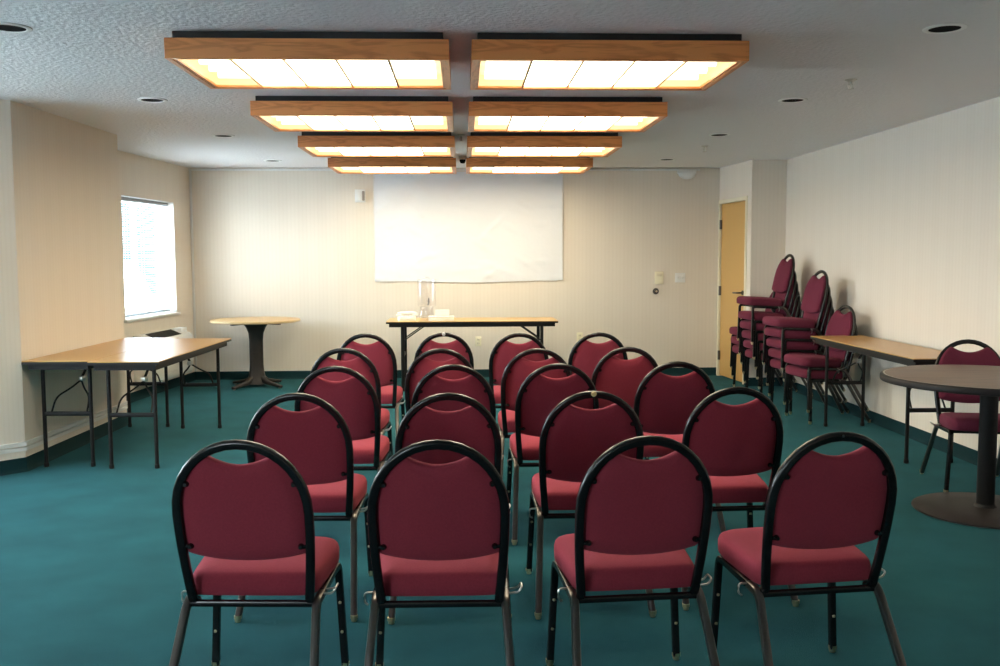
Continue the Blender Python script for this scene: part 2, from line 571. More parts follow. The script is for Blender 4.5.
# ------------------------------------------------------------------ window, blind, unit
wf = bmesh.new()
for a in ((W0, W1, WZ0, WZ0 + .045), (W0, W1, WZ1 - .045, WZ1), (W0, W0 + .045, WZ0 + .045, WZ1 - .045), (W1 - .045, W1, WZ0 + .045, WZ1 - .045), ((W0 + W1) / 2 - .025, (W0 + W1) / 2 + .025, WZ0 + .045, WZ1 - .045)):
    add_box(wf, a[0], a[1], .15, .20, a[2], a[3], bevel=.003, mtx=MW)
w1 = struct('window_1', wf, M_WHITE)
obj('window_pane', box(W0 + .04, W1 - .04, .172, .178, WZ0 + .04, WZ1 - .04, mtx=MW), M_GLASS, w1, smooth=0)
obj('window_sill', box(W0 - .035, W1 + .03, -.035, .15, WZ0 - .022, WZ0 + .003, bevel=.004, mtx=MW), M_WHITE, w1)
rv = bmesh.new()
add_box(rv, W1 - .004, W1 + .002, .0, .15, WZ0, WZ1, mtx=MW)
add_box(rv, W0 - .002, W0 + .004, .0, .15, WZ0, WZ1, mtx=MW)
add_box(rv, W0, W1, .0, .15, WZ1 - .004, WZ1 + .002, mtx=MW)
obj('window_reveal', rv, M_WHITE, w1, smooth=0)

bl = thing('window_blind', 'white horizontal slat blind drawn over the window in the left wall', 'blind', (MW @ Vector(((W0 + W1) / 2, .085, 0))), math.atan2(wu.y, wu.x))
bw = (W1 - W0) / 2 - .012
obj('headrail', box(-bw, bw, -.025, .025, WZ1 - .045, WZ1 - .006, bevel=.003), mat('grey_headrail', (.42, .44, .47), .4), bl)
sb = bmesh.new()
ns = 46
tilt = math.radians(-11)
for i in range(ns):
    z = WZ1 - .065 - i * (WZ1 - WZ0 - .115) / (ns - 1)
    prof = []
    for s in (-1, -.5, 0, .5, 1):
        y = s * .0125
        zz = .0022 * (1 - s * s)
        prof.append((y * math.cos(tilt) - zz * math.sin(tilt), z + y * math.sin(tilt) + zz * math.cos(tilt)))
    a = [sb.verts.new((-bw + .004, y, zz)) for y, zz in prof]
    b = [sb.verts.new((bw - .004, y, zz)) for y, zz in prof]
    for j in range(4):
        sb.faces.new((a[j], a[j + 1], b[j + 1], b[j]))
obj('slats', sb, M_BLIND, bl)
obj('bottom_rail', box(-bw, bw, -.013, .013, WZ0 + .018, WZ0 + .036, bevel=.003), mat('grey_bottom_rail', (.35, .42, .5), .4), bl)
for x in (-bw * .6, 0, bw * .6):
    cb = tube([(x, -.014, WZ0 + .03), (x, -.014, WZ1 - .03)], circle_profile(.0014, 5))
    add_tube(cb, [(x, .014, WZ0 + .03), (x, .014, WZ1 - .03)], circle_profile(.0014, 5))
    obj('ladder_cord', cb, M_WHITE, bl)
obj('tilt_wand', tube([(bw - .06, -.03, WZ1 - .04), (bw - .055, -.034, WZ1 - .55)], circle_profile(.004, 6)), M_CLEARRIM, bl)

portal('portal_far_window', MW @ Vector(((W0 + W1) / 2, .215, (WZ0 + WZ1) / 2)), (wn_.x, wn_.y, 0), W1 - W0, WZ1 - WZ0)
for i, (a, b) in enumerate(NW):
    portal('portal_near_window', (XL - .18, (a + b) / 2, 1.475), (1, 0, 0), b - a, 1.25)
    f_ = bmesh.new()
    for q in ((a, b, .85, .90), (a, b, 2.05, 2.1), (a, a + .05, .9, 2.05), (b - .05, b, .9, 2.05), ((a + b) / 2 - .03, (a + b) / 2 + .03, .9, 2.05)):
        add_box(f_, XL - .15, XL - .09, q[0], q[1], q[2], q[3])
    w = struct('window_%d' % (i + 2), f_, M_WHITE)
    obj('window_pane', box(XL - .125, XL - .119, a + .04, b - .04, .89, 2.06), M_GLASS, w, smooth=0)

# outdoors, seen only through the blind, except the added sky blocker
struct('ground_outside', box(-60, XL - .31, -30, 70, -.3, -.15), M_PAVE)
struct('ground_outside_side', box(XL - .31, -3.62, 8.05, YB + .31, -.3, -.15), M_PAVE)
struct('ground_outside_back', box(XL - .31, 0, YB + .31, 70, -.3, -.15), M_PAVE)
hd = bmesh.new()
random.seed(9)
for i in range(46):
    x, y = -22 + i * .45 + random.uniform(-.2, .2), 26 + random.uniform(-.6, .6)
    s = random.uniform(1.7, 2.2)
    bmesh.ops.create_icosphere(hd, subdivisions=2, radius=1.0, matrix=Matrix.Translation((x, y, .8 + s * .35)) @ Matrix.Diagonal((s * .9, s * .8, s * 1.1, 1)))
for v in hd.verts:
    v.co += Vector((random.uniform(-.09, .09), random.uniform(-.09, .09), random.uniform(-.09, .09)))
struct('sky_blocker_outside', box(-1.5, 3.6, .23, 1.9, 2.5, 2.62, mtx=MW), M_WHITE)  # added slab, out of view, cuts the sky light reaching the far window
struct('wall_outside', box(-30, 5, 24.2, 24.4, -.2, 1.35), M_WHITE)
hg = obj('hedge', hd, M_HEDGE, smooth=0)
hg['kind'] = 'stuff'
tag(hg, 'blue green hedge outside beyond the blind-covered window', 'hedge')

# wall-through heater / air conditioner under the window
ac = thing('air_conditioner', 'white through-wall air conditioner under the window with charcoal top grille', 'air conditioner', MW @ Vector((.74, 0, 0)), math.atan2(wu.y, wu.x))
bm = bmesh.new()
# local: x along wall, y = away from the room (so the casing is at negative y)
sec = [(-.009, .16), (-.17, .16), (-.195, .19), (-.205, .50), (-.195, .575), (-.17, .605), (-.05, .655), (-.009, .66)]
L0 = [(-.55, y, z) for y, z in sec]; L1 = [(.55, y, z) for y, z in sec]
La = [(-.53, y * 1.0, z + (.004 if z > .4 else -.004)) for y, z in sec]
obj('casing', loft([L0, L1]), M_UNIT, ac)
ga = bmesh.new()
dz = (.655 - .605) / .12
for i in range(12):
    y = -.165 + i * .0095
    z = .605 + (y + .17) * dz
    add_box(ga, -.36, .30, y, y + .005, z - .002, z + .008)
add_box(ga, -.37, .31, -.168, -.052, .60, .611)
obj('top_grille', ga, M_GRILLE, ac)
obj('control_lid', box(.34, .50, -.16, -.06, .622, .67, bevel=.006), M_PLASTIC, ac)
fg = bmesh.new()
for i in range(9):
    add_box(fg, -.50, .50, -.212, -.203, .22 + i * .03, .232 + i * .03)
obj('front_louvre', fg, M_UNIT, ac)

# ------------------------------------------------------------------ ceiling fixtures
FW, FD = 1.29, 0.80
Z0, Z1 = 2.34, 2.432
def fixture(label):
    t = thing('ceiling_light', label, 'light', (0, 0, 0), 0, 'oak framed ceiling lights')
    hw, hd_ = FW / 2, FD / 2
    w = .028
    obj('housing', box(-hw + .028, hw - .028, -hd_ + .03, hd_ - .03, Z1 - .012, CEIL - .001, bevel=.002), M_BLACKBOX, t, smooth=0)
    obj('reflector', box(-hw + w, hw - w, -hd_ + w, hd_ - w, Z1 - .016, Z1 - .006), M_REFL, t, smooth=0)
    for s in (-1, 1):
        fb = bmesh.new()
        add_box(fb, -hw, hw, min(s * hd_, s * (hd_ - w)), max(s * hd_, s * (hd_ - w)), Z0, Z1, bevel=.002)
        add_box(fb, -hw + w, hw - w, min(s * (hd_ - w), s * (hd_ - w - .014)), max(s * (hd_ - w), s * (hd_ - w - .014)), Z0 + .004, Z0 + .014)
        obj('frame_rail', fb, M_OAK, t, smooth=0)
        fb = bmesh.new()
        add_box(fb, min(s * hw, s * (hw - w)), max(s * hw, s * (hw - w)), -hd_ + w, hd_ - w, Z0, Z1, bevel=.002)
        add_box(fb, min(s * (hw - w), s * (hw - w - .014)), max(s * (hw - w), s * (hw - w - .014)), -hd_ + w, hd_ - w, Z0 + .004, Z0 + .014)
        obj('frame_rail', fb, M_OAKY, t, smooth=0)
    iw = hw - w - .012
    for k in range(5):
        x0 = -iw + 2 * iw * k / 5; x1 = -iw + 2 * iw * (k + 1) / 5
        obj('diffuser', box(x0 + .002, x1 - .002, -hd_ + w + .01, hd_ - w - .01, Z0 + .016, Z0 + .020), M_DIFF if 0 < k < 4 else M_DIFFEND, t, smooth=0)
        if k:
            obj('divider', box(x0 - .005, x0 + .005, -hd_ + w + .002, hd_ - w - .002, Z0 + .006, Z0 + .016), M_DIVIDER, t, smooth=0)
    for y in (-.27, -.09, .09, .27):
        obj('fluorescent_tube', tube([(-iw + .035, y, Z0 + .052), (iw - .035, y, Z0 + .052)], circle_profile(.017, 10)), M_TUBE, t)
    return t
rows = ['nearest the camera', 'second from the camera', 'third from the camera', 'farthest from the camera']
lt = None
for r in range(4):
    for s, side in ((-1, 'left'), (1, 'right')):
        lab = 'oak framed ceiling light with glowing panels, %s row, %s, %s' % (side, rows[r], 'above the chairs' if r < 3 else 'close to the screen')
        lab = 'oak framed glowing ceiling light in the %s row, %s' % (side, rows[r])
        loc = (s * (.052 + FW / 2), 4.455 + FD / 2 + r * 1.76, 0)
        if lt is None:
            lt = fixture(lab); lt.location = loc
        else:
            dup(lt, loc, 0, lab)

# recessed cans
def can(label):
    t = thing('recessed_light', label, 'light', (0, 0, 0), 0, 'unlit recessed ceiling cans')
    b = bmesh.new()
    add_lathe(b, [(.068, -.001), (.072, -.006), (.088, -.007), (.095, -.003), (.095, -.0005)], 32, (0, 0, CEIL))
    obj('trim_ring', b, M_PLASTIC, t)
    obj('baffle', lathe([(0, -.0015), (.045, -.002), (.069, -.004)], 32, (0, 0, CEIL)), M_CANIN, t)
    return t
ct = None
ords = ['nearest', 'second', 'third', 'farthest']
for side, X, Ys in (('left', -2.02, (4.44, 6.42, 8.28, 10.4)), ('right', 2.21, (4.35, 6.35, 8.16, 10.25))):
    for i, y in enumerate(Ys):
        lab = 'unlit recessed can light with white trim in the %s ceiling row, %s the camera' % (side, {'nearest': 'nearest', 'second': 'second from', 'third': 'third from', 'farthest': 'farthest from'}[ords[i]])
        if i == 0: lab = lab.replace('nearest the camera', 'nearest to the camera')
        if ct is None:
            ct = can(lab); ct.location = (X, y, 0)
        else:
            dup(ct, (X, y, 0), 0, lab)

# sprinkler heads
def sprinkler(label):
    t = thing('sprinkler', label, 'sprinkler', (0, 0, 0), 0, 'ceiling sprinkler heads')
    obj('escutcheon', lathe([(0, -.012), (.018, -.012), (.034, -.004), (.036, -.0005)], 20, (0, 0, CEIL)), M_CHROME, t)
    b = lathe([(.009, -.01), (.009, -.03), (.006, -.034), (.004, -.052), (.0, -.052)], 12, (0, 0, CEIL))
    add_lathe(b, [(0, -.053), (.019, -.053), (.019, -.056), (0, -.056)], 16, (0, 0, CEIL))
    for s in (-1, 1):
        add_tube(b, fillet([(s * .007, 0, CEIL - .026), (s * .016, 0, CEIL - .036), (s * .005, 0, CEIL - .053)], .01), circle_profile(.0022, 6))
    obj('deflector', b, M_CHROME, t)
    return t
s0 = sprinkler('small sprinkler head on the ceiling right of the nearest right light'); s0.location = (2.30, 5.62, 0)
dup(s0, (2.30, 9.0, 0), 0, 'small sprinkler head on the far right ceiling above the stacked chairs')
dup(s0, (0.002, 8.2, 0), 0, 'sprinkler head in the gap between the third pair of ceiling lights')

# little white box between the farthest lights
sb_ = thing('smoke_detector', 'small white detector hanging in the gap between the farthest ceiling lights', 'detector', (.015, 9.95, 0))
obj('base', box(-.04, .04, -.04, .04, CEIL - .035, CEIL - .0005, bevel=.008), M_PLASTIC, sb_)
obj('sensor_head', lathe([(0, -.075), (.02, -.072), (.03, -.055), (.032, -.034)], 20, (0, 0, CEIL)), M_CANIN, sb_)

# ------------------------------------------------------------------ banquet chair
def leanY(z):
    return -.098 - .122 * (z - .36) / .54
def back_path():
    pts = [(-.185, leanY(.335) + .03, .356), (-.184, leanY(.345) + .006, .362), (-.184, leanY(.375), .380)]
    for i in range(1, 6):
        z = .380 + (.66 - .380) * i / 5
        pts.append((-.184 - .017 * math.sin(PI / 2 * i / 5), leanY(z), z))
    n = 18
    for i in range(1, n):
        a = PI - PI * i / n
        z = .66 + (.886 - .66) * math.sin(a) ** .93
        pts.append((.201 * math.cos(a), leanY(z), z))
    right = [(-x, y, z) for x, y, z in reversed(pts[:8])]
    return pts + right
SQ = round_profile(.026, .026, .007, 2)
def seat_bm():
    R = [(-.05, -.132), (.05, -.132)]
    out = []
    ctrl = [(-.165, -.085), (.165, -.085), (.196, -.075), (.206, -.03), (.216, .10), (.222, .20), (.205, .262), (.15, .283), (0, .292), (-.15, .283), (-.205, .262), (-.222, .20), (-.216, .10), (-.206, -.03), (-.196, -.075)]
    o = smooth_outline(ctrl, 2)
    cx, cy = 0, .10
    def ring(s, z, dome=0.0):
        r = []
        for x, y in o:
            xx, yy = cx + (x - cx) * s, cy + (y - cy) * s
            zz = z + .012 * (yy - .05) / .25
            if yy > .2: zz -= dome * .35 * ((yy - .2) / .09) ** 2
            r.append((xx, yy, zz))
        return r
    L = [ring(.90, .381), ring(.97, .383), ring(.995, .391), ring(1.0, .410), ring(1.0, .428), ring(.985, .442, .02), ring(.955, .451, .02), ring(.90, .456, .01), ring(.75, .460), ring(.5, .463), ring(.2, .464)]
    return loft(L)
def pad_bm():
    # outline in (x, z) on the leaning plane
    half = [(0, .503), (.08, .507), (.14, .516), (.176, .525), (.190, .531), (.192, .555), (.195, .60), (.197, .66), (.193, .715), (.180, .770), (.154, .814), (.124, .846), (.106, .855), (.090, .845), (.048, .826), (0, .818)]
    o = half + [(-x, z) for x, z in reversed(half[1:-1])]
    o = smooth_outline(o, 2)
    cz = .66
    def ring(s, d):
        r = []
        for x, z in o:
            xx, zz = x * s, cz + (z - cz) * s
            y = leanY(zz) + d - .012 * (1 - (xx / .2) ** 2) + .022
            r.append((xx, y, zz))
        return r
    L = [ring(.3, -.021), ring(.7, -.020), ring(.92, -.017), ring(.98, -.010), ring(1.0, -.001), ring(1.0, .006), ring(.985, .015), ring(.94, .022), ring(.7, .027), ring(.3, .028)]
    return loft(L)

def make_chair(label, fabric):
    t = thing('banquet_chair', label, 'chair')
    obj('seat', seat_bm(), fabric, t, smooth=50)
    obj('backrest', pad_bm(), fabric, t, smooth=50)
    obj('back_frame', tube(back_path(), round_profile(.029, .024, .009, 3), hint=(0, 1, .23)), M_FRAME, t, smooth=50)
    for s in (-1, 1):
        front = fillet([(s * .228, .232, .014), (s * .210, .226, .378), (s * .205, .16, .374)], .05)
        fl = obj('leg', tube(front, SQ, hint=(1, 0, 0)), M_FRAME, t)
        obj('glide', lathe([(0, 0), (.009, 0), (.012, .004), (.012, .012), (.015, .014), (.015, .026), (0, .026)], 12, (s * .2283, .2322, 0)), M_BRASS, fl)
        rb_ = bmesh.new()
        for zz in (.14, .245):
            bmesh.ops.create_cone(rb_, cap_ends=True, segments=10, radius1=.0055, radius2=.004, depth=.004,
                                  matrix=Matrix.Translation((s * (.228 - .018 * (zz - .014) / .364), .2312 - .006 * (zz - .014) / .364 - .0145, zz)) @ Matrix.Rotation(PI / 2, 4, 'X'))
        obj('rivet', rb_, M_BRASS, fl)
        rear = fillet([(s * .205, -.02, .366), (s * .203, -.098, .362), (s * .229, -.305, .014)], .045)
        rl = obj('leg', tube(rear, SQ, hint=(1, 0, 0)), M_BRONZE, t)
        obj('glide', lathe([(0, 0), (.009, 0), (.012, .004), (.012, .012), (.015, .014), (.015, .026), (0, .026)], 12, (s * .2297, -.3065, 0)), M_BRASS, rl)
        obj('side_rail', tube([(s * .205, -.025, .366), (s * .205, .165, .374)], SQ, hint=(1, 0, 0)), M_FRAME, t)
        # ganging loop of bent rod on the outside of the rail
        if s > 0:
            p = fillet([(.212, -.05, .372), (.245, -.055, .376), (.256, -.055, .394), (.256, -.01, .394), (.245, -.01, .376), (.212, -.01, .372)], .012, 3)
        else:
            p = fillet([(-.212, -.03, .372), (-.244, -.03, .372), (-.244, -.03, .340), (-.232, -.03, .332)], .01, 3)
        obj('ganging_hook', tube(p, circle_profile(.0035, 6)), M_CHROME, t)
    for y, z in ((-.092, .356), (.17, .372)):
        obj('crossbar', tube([(-.2, y, z), (.2, y, z)], round_profile(.02, .02, .005, 2), hint=(0, 1, 0)), M_FRAME, t)
    for x, z in ((-.163, .760), (.163, .760), (-.170, .555), (.170, .555)):
        b = bmesh.new()
        q = Matrix.Translation((x, leanY(z) - .008, z)) @ Matrix.Rotation(PI / 2, 4, 'X')
        bmesh.ops.create_cone(b, cap_ends=True, segments=10, radius1=.010, radius2=.006, depth=.014, matrix=q)
        add_tube(b, [(x, leanY(z) - .006, z), (x * 1.14, leanY(z) - .002, z)], circle_profile(.006, 6))
        obj('bolt', b, M_FRAME, t)
    return t

ROWS = [
    [(-.672, 2.805, -3.5), (-.076, 2.771, -1), (.560, 2.797, 4), (1.158, 2.827, 6)],
    [(-.662, 3.773, -2), (-.058, 3.736, 1), (.524, 3.755, 0), (1.130, 3.831, 2)],
    [(-.632, 4.702, -2), (-.047, 4.728, 0), (.482, 4.736, 1), (1.099, 4.782, 0)],
    [(-.708, 5.633, -3), (-.128, 5.561, 1), (.440, 5.520, 0), (.983, 5.570, 2)],
    [(-.682, 6.691, -2), (-.132, 6.735, 1), (.402, 6.648, 0), (.965, 6.645, 0)],
]
rn = ['front row', 'second row from the front', 'third row from the front', 'fourth row from the front', 'back row by the head table']
cn = ['leftmost', 'second from left', 'third from left', 'rightmost']
rows_group = ['chairs in the front row', 'chairs in the second row', 'chairs in the third row', 'chairs in the fourth row', 'chairs in the back row']
protos = {}
def chair(x, y, z, deg, label, group, fabric=None):
    """x, y = centre of the footprint; deg = turn from facing the back wall."""
    fabric = fabric or M_FABRIC
    if fabric not in protos:
        t = make_chair(label, fabric)
        if group: t['group'] = group
        t.location = (x, y, z); t.rotation_euler = (0, 0, math.radians(deg))
        protos[fabric] = t
        return t
    r = dup(protos[fabric], (x, y, z), math.radians(deg), label, group)
    if not group and 'group' in r: del r['group']
    return r
STK = {}
for r, row in enumerate(ROWS):
    for c, (ax, ay, dg) in enumerate(row):
        a = math.radians(dg)
        x, y = ax - .22 * math.sin(a), ay + .22 * math.cos(a)
        extra = {(1, 2): ' with a round yellow sticker', (4, 1): ' with a white tag'}.get((r, c), '')
        lab = 'burgundy banquet chair%s, %s in the %s' % (extra, cn[c], rn[r])
        if extra:
            lab = 'burgundy banquet chair%s, %s, %s' % (extra, cn[c], 'second row' if r == 1 else 'back row by head table')
        STK[(r, c)] = chair(x, y, 0, dg, lab, rows_group[r])
# sticker and tag on two chair tops, small screw on the front right chair
def apex_bit(ch, name, material, r, d, label):
    b = bmesh.new()
    q = Matrix.Translation((0, leanY(.889) - .012, .889)) @ Matrix.Rotation(PI / 2 + .26, 4, 'X')
    bmesh.ops.create_cone(b, cap_ends=True, segments=16, radius1=r, radius2=r * .9, depth=d, matrix=q)
    if name == 'sticker':
        q = Matrix.Translation((0, leanY(.889) - .0145, .889)) @ Matrix.Rotation(PI / 2 + .26, 4, 'X')
        bmesh.ops.create_cone(b, cap_ends=True, segments=10, radius1=r * .35, radius2=r * .3, depth=d, matrix=q)
    o = obj(name, b, material, ch)
    o['label'] = label
    return o
apex_bit(STK[(1, 2)], 'sticker', M_STICKER, .012, .004, 'round yellow sticker')
apex_bit(STK[(4, 1)], 'sticker', M_WHITE, .013, .004, 'white tag')
apex_bit(STK[(0, 3)], 'screw', M_CHROME, .004, .006, 'small bright screw')

# stacks along the right wall, facing left (local +y -> -x)
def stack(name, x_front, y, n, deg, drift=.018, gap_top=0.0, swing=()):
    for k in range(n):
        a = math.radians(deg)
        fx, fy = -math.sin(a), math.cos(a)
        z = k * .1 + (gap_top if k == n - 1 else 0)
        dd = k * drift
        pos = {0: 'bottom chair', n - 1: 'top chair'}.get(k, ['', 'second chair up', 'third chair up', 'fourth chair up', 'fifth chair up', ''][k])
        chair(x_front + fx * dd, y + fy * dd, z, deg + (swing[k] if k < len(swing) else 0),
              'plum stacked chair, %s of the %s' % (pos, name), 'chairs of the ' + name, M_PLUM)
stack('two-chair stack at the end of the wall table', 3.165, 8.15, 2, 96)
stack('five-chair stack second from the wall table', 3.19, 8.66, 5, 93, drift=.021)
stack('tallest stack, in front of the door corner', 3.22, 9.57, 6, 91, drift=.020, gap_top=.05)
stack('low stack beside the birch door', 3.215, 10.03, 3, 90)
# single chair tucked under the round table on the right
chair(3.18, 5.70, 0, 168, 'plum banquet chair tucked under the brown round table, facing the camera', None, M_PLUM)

# ------------------------------------------------------------------ folding tables
def folding_table(label, w, l, top, loc, rz, inset=.20, legx=None, apron_in=.03, lr=.0135, straight=False):
    """long axis = local y, width = local x, origin on the floor at the centre."""
    t = thing('folding_table', label, 'table', loc, rz, 'folding tables')
    H = .75
    obj('tabletop', box(-w / 2 + .0005, w / 2 - .0005, -l / 2 + .0005, l / 2 - .0005, H - .007, H, bevel=.001), top, t, smooth=0)
    eb = bmesh.new()
    e = .004
    for a in ((-w / 2, -w / 2 + e, -l / 2, l / 2), (w / 2 - e, w / 2, -l / 2, l / 2), (-w / 2 + e, w / 2 - e, -l / 2, -l / 2 + e), (-w / 2 + e, w / 2 - e, l / 2 - e, l / 2)):
        add_box(eb, *a, H - .024, H - .0065)
    obj('edge_band', eb, M_EDGE, t, smooth=0)
    ap = bmesh.new()
    i = apron_in
    for a in ((-w / 2 + i, -w / 2 + i + .02, -l / 2 + i, l / 2 - i), (w / 2 - i - .02, w / 2 - i, -l / 2 + i, l / 2 - i), (-w / 2 + i + .02, w / 2 - i - .02, -l / 2 + i, -l / 2 + i + .02), (-w / 2 + i + .02, w / 2 - i - .02, l / 2 - i - .02, l / 2 - i)):
        add_box(ap, *a, H - .062, H - .007)
    obj('apron', ap, M_LEG, t, smooth=0)
    lx = legx or (w / 2 - .065)
    for s in (-1, 1):
        y = s * (l / 2 - inset)
        for q in (-1, 1):
            lg = obj('leg', tube([(q * lx, y, .012), (q * lx, y, H - .03)], circle_profile(lr, 12)), M_LEG, t)
            obj('foot_cap', lathe([(0, 0), (lr, 0), (lr + .0035, .004), (lr + .0035, .028), (lr, .03), (0, .03)], 12, (q * lx, y, 0)), M_LEG, lg)
        obj('crossbar', tube([(-lx, y, .37), (lx, y, .37)], round_profile(.022, .03, .006, 2), hint=(0, 0, 1)), M_LEG, t)
        # wishbone brace folding up to the middle of the underside
        yi = y - s * .42
        if straight:
            for q in (-1, 1):
                obj('brace', tube([(q * lx, y - s * .01, .54), (q * lx * .9, y - s * .24, H - .05)], round_profile(.022, .012, .004, 2)), M_LEG, t)
            continue
        bb = tube(fillet([(0, yi, H - .03), (.0, y - s * .26, .60), (.0, y - s * .22, .565)], .05), round_profile(.018, .012, .004, 2))
        for q in (-1, 1):
            add_tube(bb, fillet([(0, y - s * .235, .575), (q * .045, y - s * .17, .525), (q * lx * .72, y - s * .09, .475), (q * lx * .76, y - s * .02, .37)], .05), circle_profile(.0065, 8))
        obj('brace', bb, M_LEG, t)
        obj('brace_lock', box(-.014, .014, y - s * .25 - .03, y - s * .25 + .03, .565, .60, bevel=.004), M_CHROME, t)
    return t
folding_table('narrow oak-topped folding table against the left pier, beside the wall', .457, 1.83, M_TABLE, (-2.692, 6.43 + .915, 0), math.radians(-1.6), legx=.16, inset=.15)
folding_table('narrow oak-topped folding table on the left, the one nearer the chairs, reflecting the window', .470, 1.80, M_TABLE, (-2.226, 6.36 + .90, 0), math.radians(-1.6), legx=.155, inset=.14)
folding_table('narrow oak-topped folding table along the right wall behind the round table', .457, 1.83, M_TABLE, (3.215, 6.165 + .915, 0), math.radians(.5), legx=.158)
folding_table('oak-topped folding head table against the back wall under the screen', .61, 1.83, M_TABLEX, (.108, 10.07 + .305, 0), PI / 2, inset=.17, lr=.018, straight=True)

# ------------------------------------------------------------------ round tables
rtb = thing('round_table', 'large dark walnut round table with disc base at right', 'table', (2.93, 5.13, 0))
R = .57
obj('tabletop', lathe([(0, .730), (R - .012, .730), (R - .012, .7645), (R - .02, .765), (0, .765)], 96), M_WALNUT, rtb, smooth=30)
obj('edge_band', lathe([(R - .012, .727), (R - .002, .729), (R, .737), (R, .753), (R - .004, .760), (R - .012, .765), (R - .016, .7655), (R - .016, .763)], 96), M_EDGE, rtb)
obj('edge_trim', lathe([(R - .017, .7650), (R - .019, .7656), (R - .024, .7656), (R - .026, .7650)], 96), mat('pale_trim_line', (.35, .29, .25), .35), rtb)
sp_ = bmesh.new()
for k in range(4):
    add_box(sp_, -.02, .02, 0, .30, .705, .730, bevel=.004, mtx=Matrix.Rotation(PI / 4 + k * PI / 2, 4, 'Z'))
obj('spider', sp_, M_LEG, rtb)
obj('column', lathe([(0, .012), (.075, .014), (.06, .03), (.047, .045), (.047, .66), (.06, .705), (.09, .715), (0, .715)], 32), M_LEG, rtb, smooth=40)
obj('base', lathe([(0, 0), (.37, 0), (.38, .004), (.38, .012), (.37, .017), (.2, .024), (.07, .03), (0, .03)], 80), M_BROWN, rtb, smooth=40)

rt2 = thing('round_table', 'small oak-topped round table with four-footed pedestal in the back left corner', 'table', (-2.29, 10.62, 0), math.radians(12))
R = .485
obj('tabletop', lathe([(0, .722), (R - .01, .722), (R, .728), (R, .744), (R - .006, .75), (0, .75)], 80), M_TABLEX, rt2, smooth=40)
obj('edge_band', lathe([(R - .004, .724), (R + .003, .729), (R + .003, .743), (R - .002, .749)], 80), mat('light_oak_edge', (.62, .45, .24), .4), rt2)
ar = bmesh.new()
ft = []
obj('column', loft([[(x * k, y * k, z) for x, y in round_profile(.15, .13, .035, 4)] for k, z in ((1.5, .03), (1.25, .10), (1.08, .17), (1.0, .25), (1.0, .52), (1.1, .60), (1.4, .66), (1.75, .70))]), M_BROWN, rt2)
for k in range(4):
    q = Matrix.Rotation(math.radians(45 + 90 * k), 4, 'Z')
    b = bmesh.new()
    path = [q @ Vector(p) for p in ((.05, 0, .15), (.09, 0, .085), (.16, 0, .052), (.26, 0, .036), (.36, 0, .022))]
    rings = []
    for p, (w_, h_) in zip(path, ((.05, .10), (.055, .085), (.055, .05), (.05, .036), (.045, .026))):
        s_ = q @ Vector((0, 1, 0))
        rings.append([p + s_ * (x * w_) + Vector((0, 0, y * h_)) for x, y in round_profile(1, 1, .3, 3)])
    ob = loft(rings)
    for v in ob.verts:
        if v.co.z < .009: v.co.z = .009
    fo = obj('foot', ob, M_BROWN, rt2, smooth=45)
    g = q @ Vector((.34, 0, 0))
    obj('glide', lathe([(0, 0), (.014, 0), (.014, .010), (0, .010)], 12, (g.x, g.y, 0)), M_CHROME, fo)
    b = bmesh.new()
    add_box(b, .03, .36, -.02, .02, .70, .722, bevel=.005, mtx=q)
    obj('support_arm', b, M_BROWN, rt2)

# ------------------------------------------------------------------ things on the head table
TZ = .75
dp = thing('drink_dispenser', 'clear acrylic drink dispenser standing on the head table', 'dispenser', (-.385, 10.38, TZ))
obj('pedestal', lathe([(.085, .002), (.092, .002), (.086, .03), (.075, .095), (.078, .115), (.072, .113), (.068, .095), (.079, .03)], 40), M_CLEARRIM, dp)
obj('tank', lathe([(0, .116), (.095, .116), (.102, .125), (.104, .34), (.099, .34), (.097, .128), (0, .122)], 40), M_CLEAR, dp)
obj('lid', lathe([(0, .375), (.03, .375), (.034, .357), (.098, .352), (.106, .345), (.106, .338)], 40), M_CLEARRIM, dp)
tb = bmesh.new()
add_tube(tb, [(.02, -.096, .165), (.026, -.135, .165)], circle_profile(.010, 10))
add_tube(tb, fillet([(.026, -.130, .168), (.028, -.136, .150), (.018, -.138, .132)], .01), circle_profile(.008, 10))
add_box(tb, .020, .034, -.142, -.130, .166, .196, bevel=.003)
obj('tap', tb, mat('grey_tap', (.18, .17, .17), .4), dp)

dp.scale = (1, 1, 1.25)
ph = thing('telephone', 'white telephone lying on the left end of the head table', 'telephone', (-.60, 10.30, TZ), math.radians(8))
b = loft([[(x * k, y * k, z) for x, y in round_profile(.20, .17, .03, 4)] for k, z in ((.97, 0), (1, .006), (.98, .03), (.9, .045))])
obj('base', b, M_PLASTIC, ph)
b = bmesh.new()
add_tube(b, fillet([(-.10, -.02, .075), (-.06, -.02, .083), (.06, -.02, .083), (.10, -.02, .075)], .03), round_profile(.045, .026, .010, 3), hint=(0, 0, 1))
add_box(b, -.115, -.06, -.05, .01, .045, .07, bevel=.010)
add_box(b, .06, .115, -.05, .01, .045, .07, bevel=.010)
obj('handset', b, M_PLASTIC, ph)
kp = bmesh.new()
for i in range(4):
    for j in range(3):
        add_box(kp, -.03 + j * .022, -.015 + j * .022, .012 + i * .014, .022 + i * .014, .043, .048)
obj('keypad', kp, mat('grey_keys', (.5, .5, .48), .5), ph)

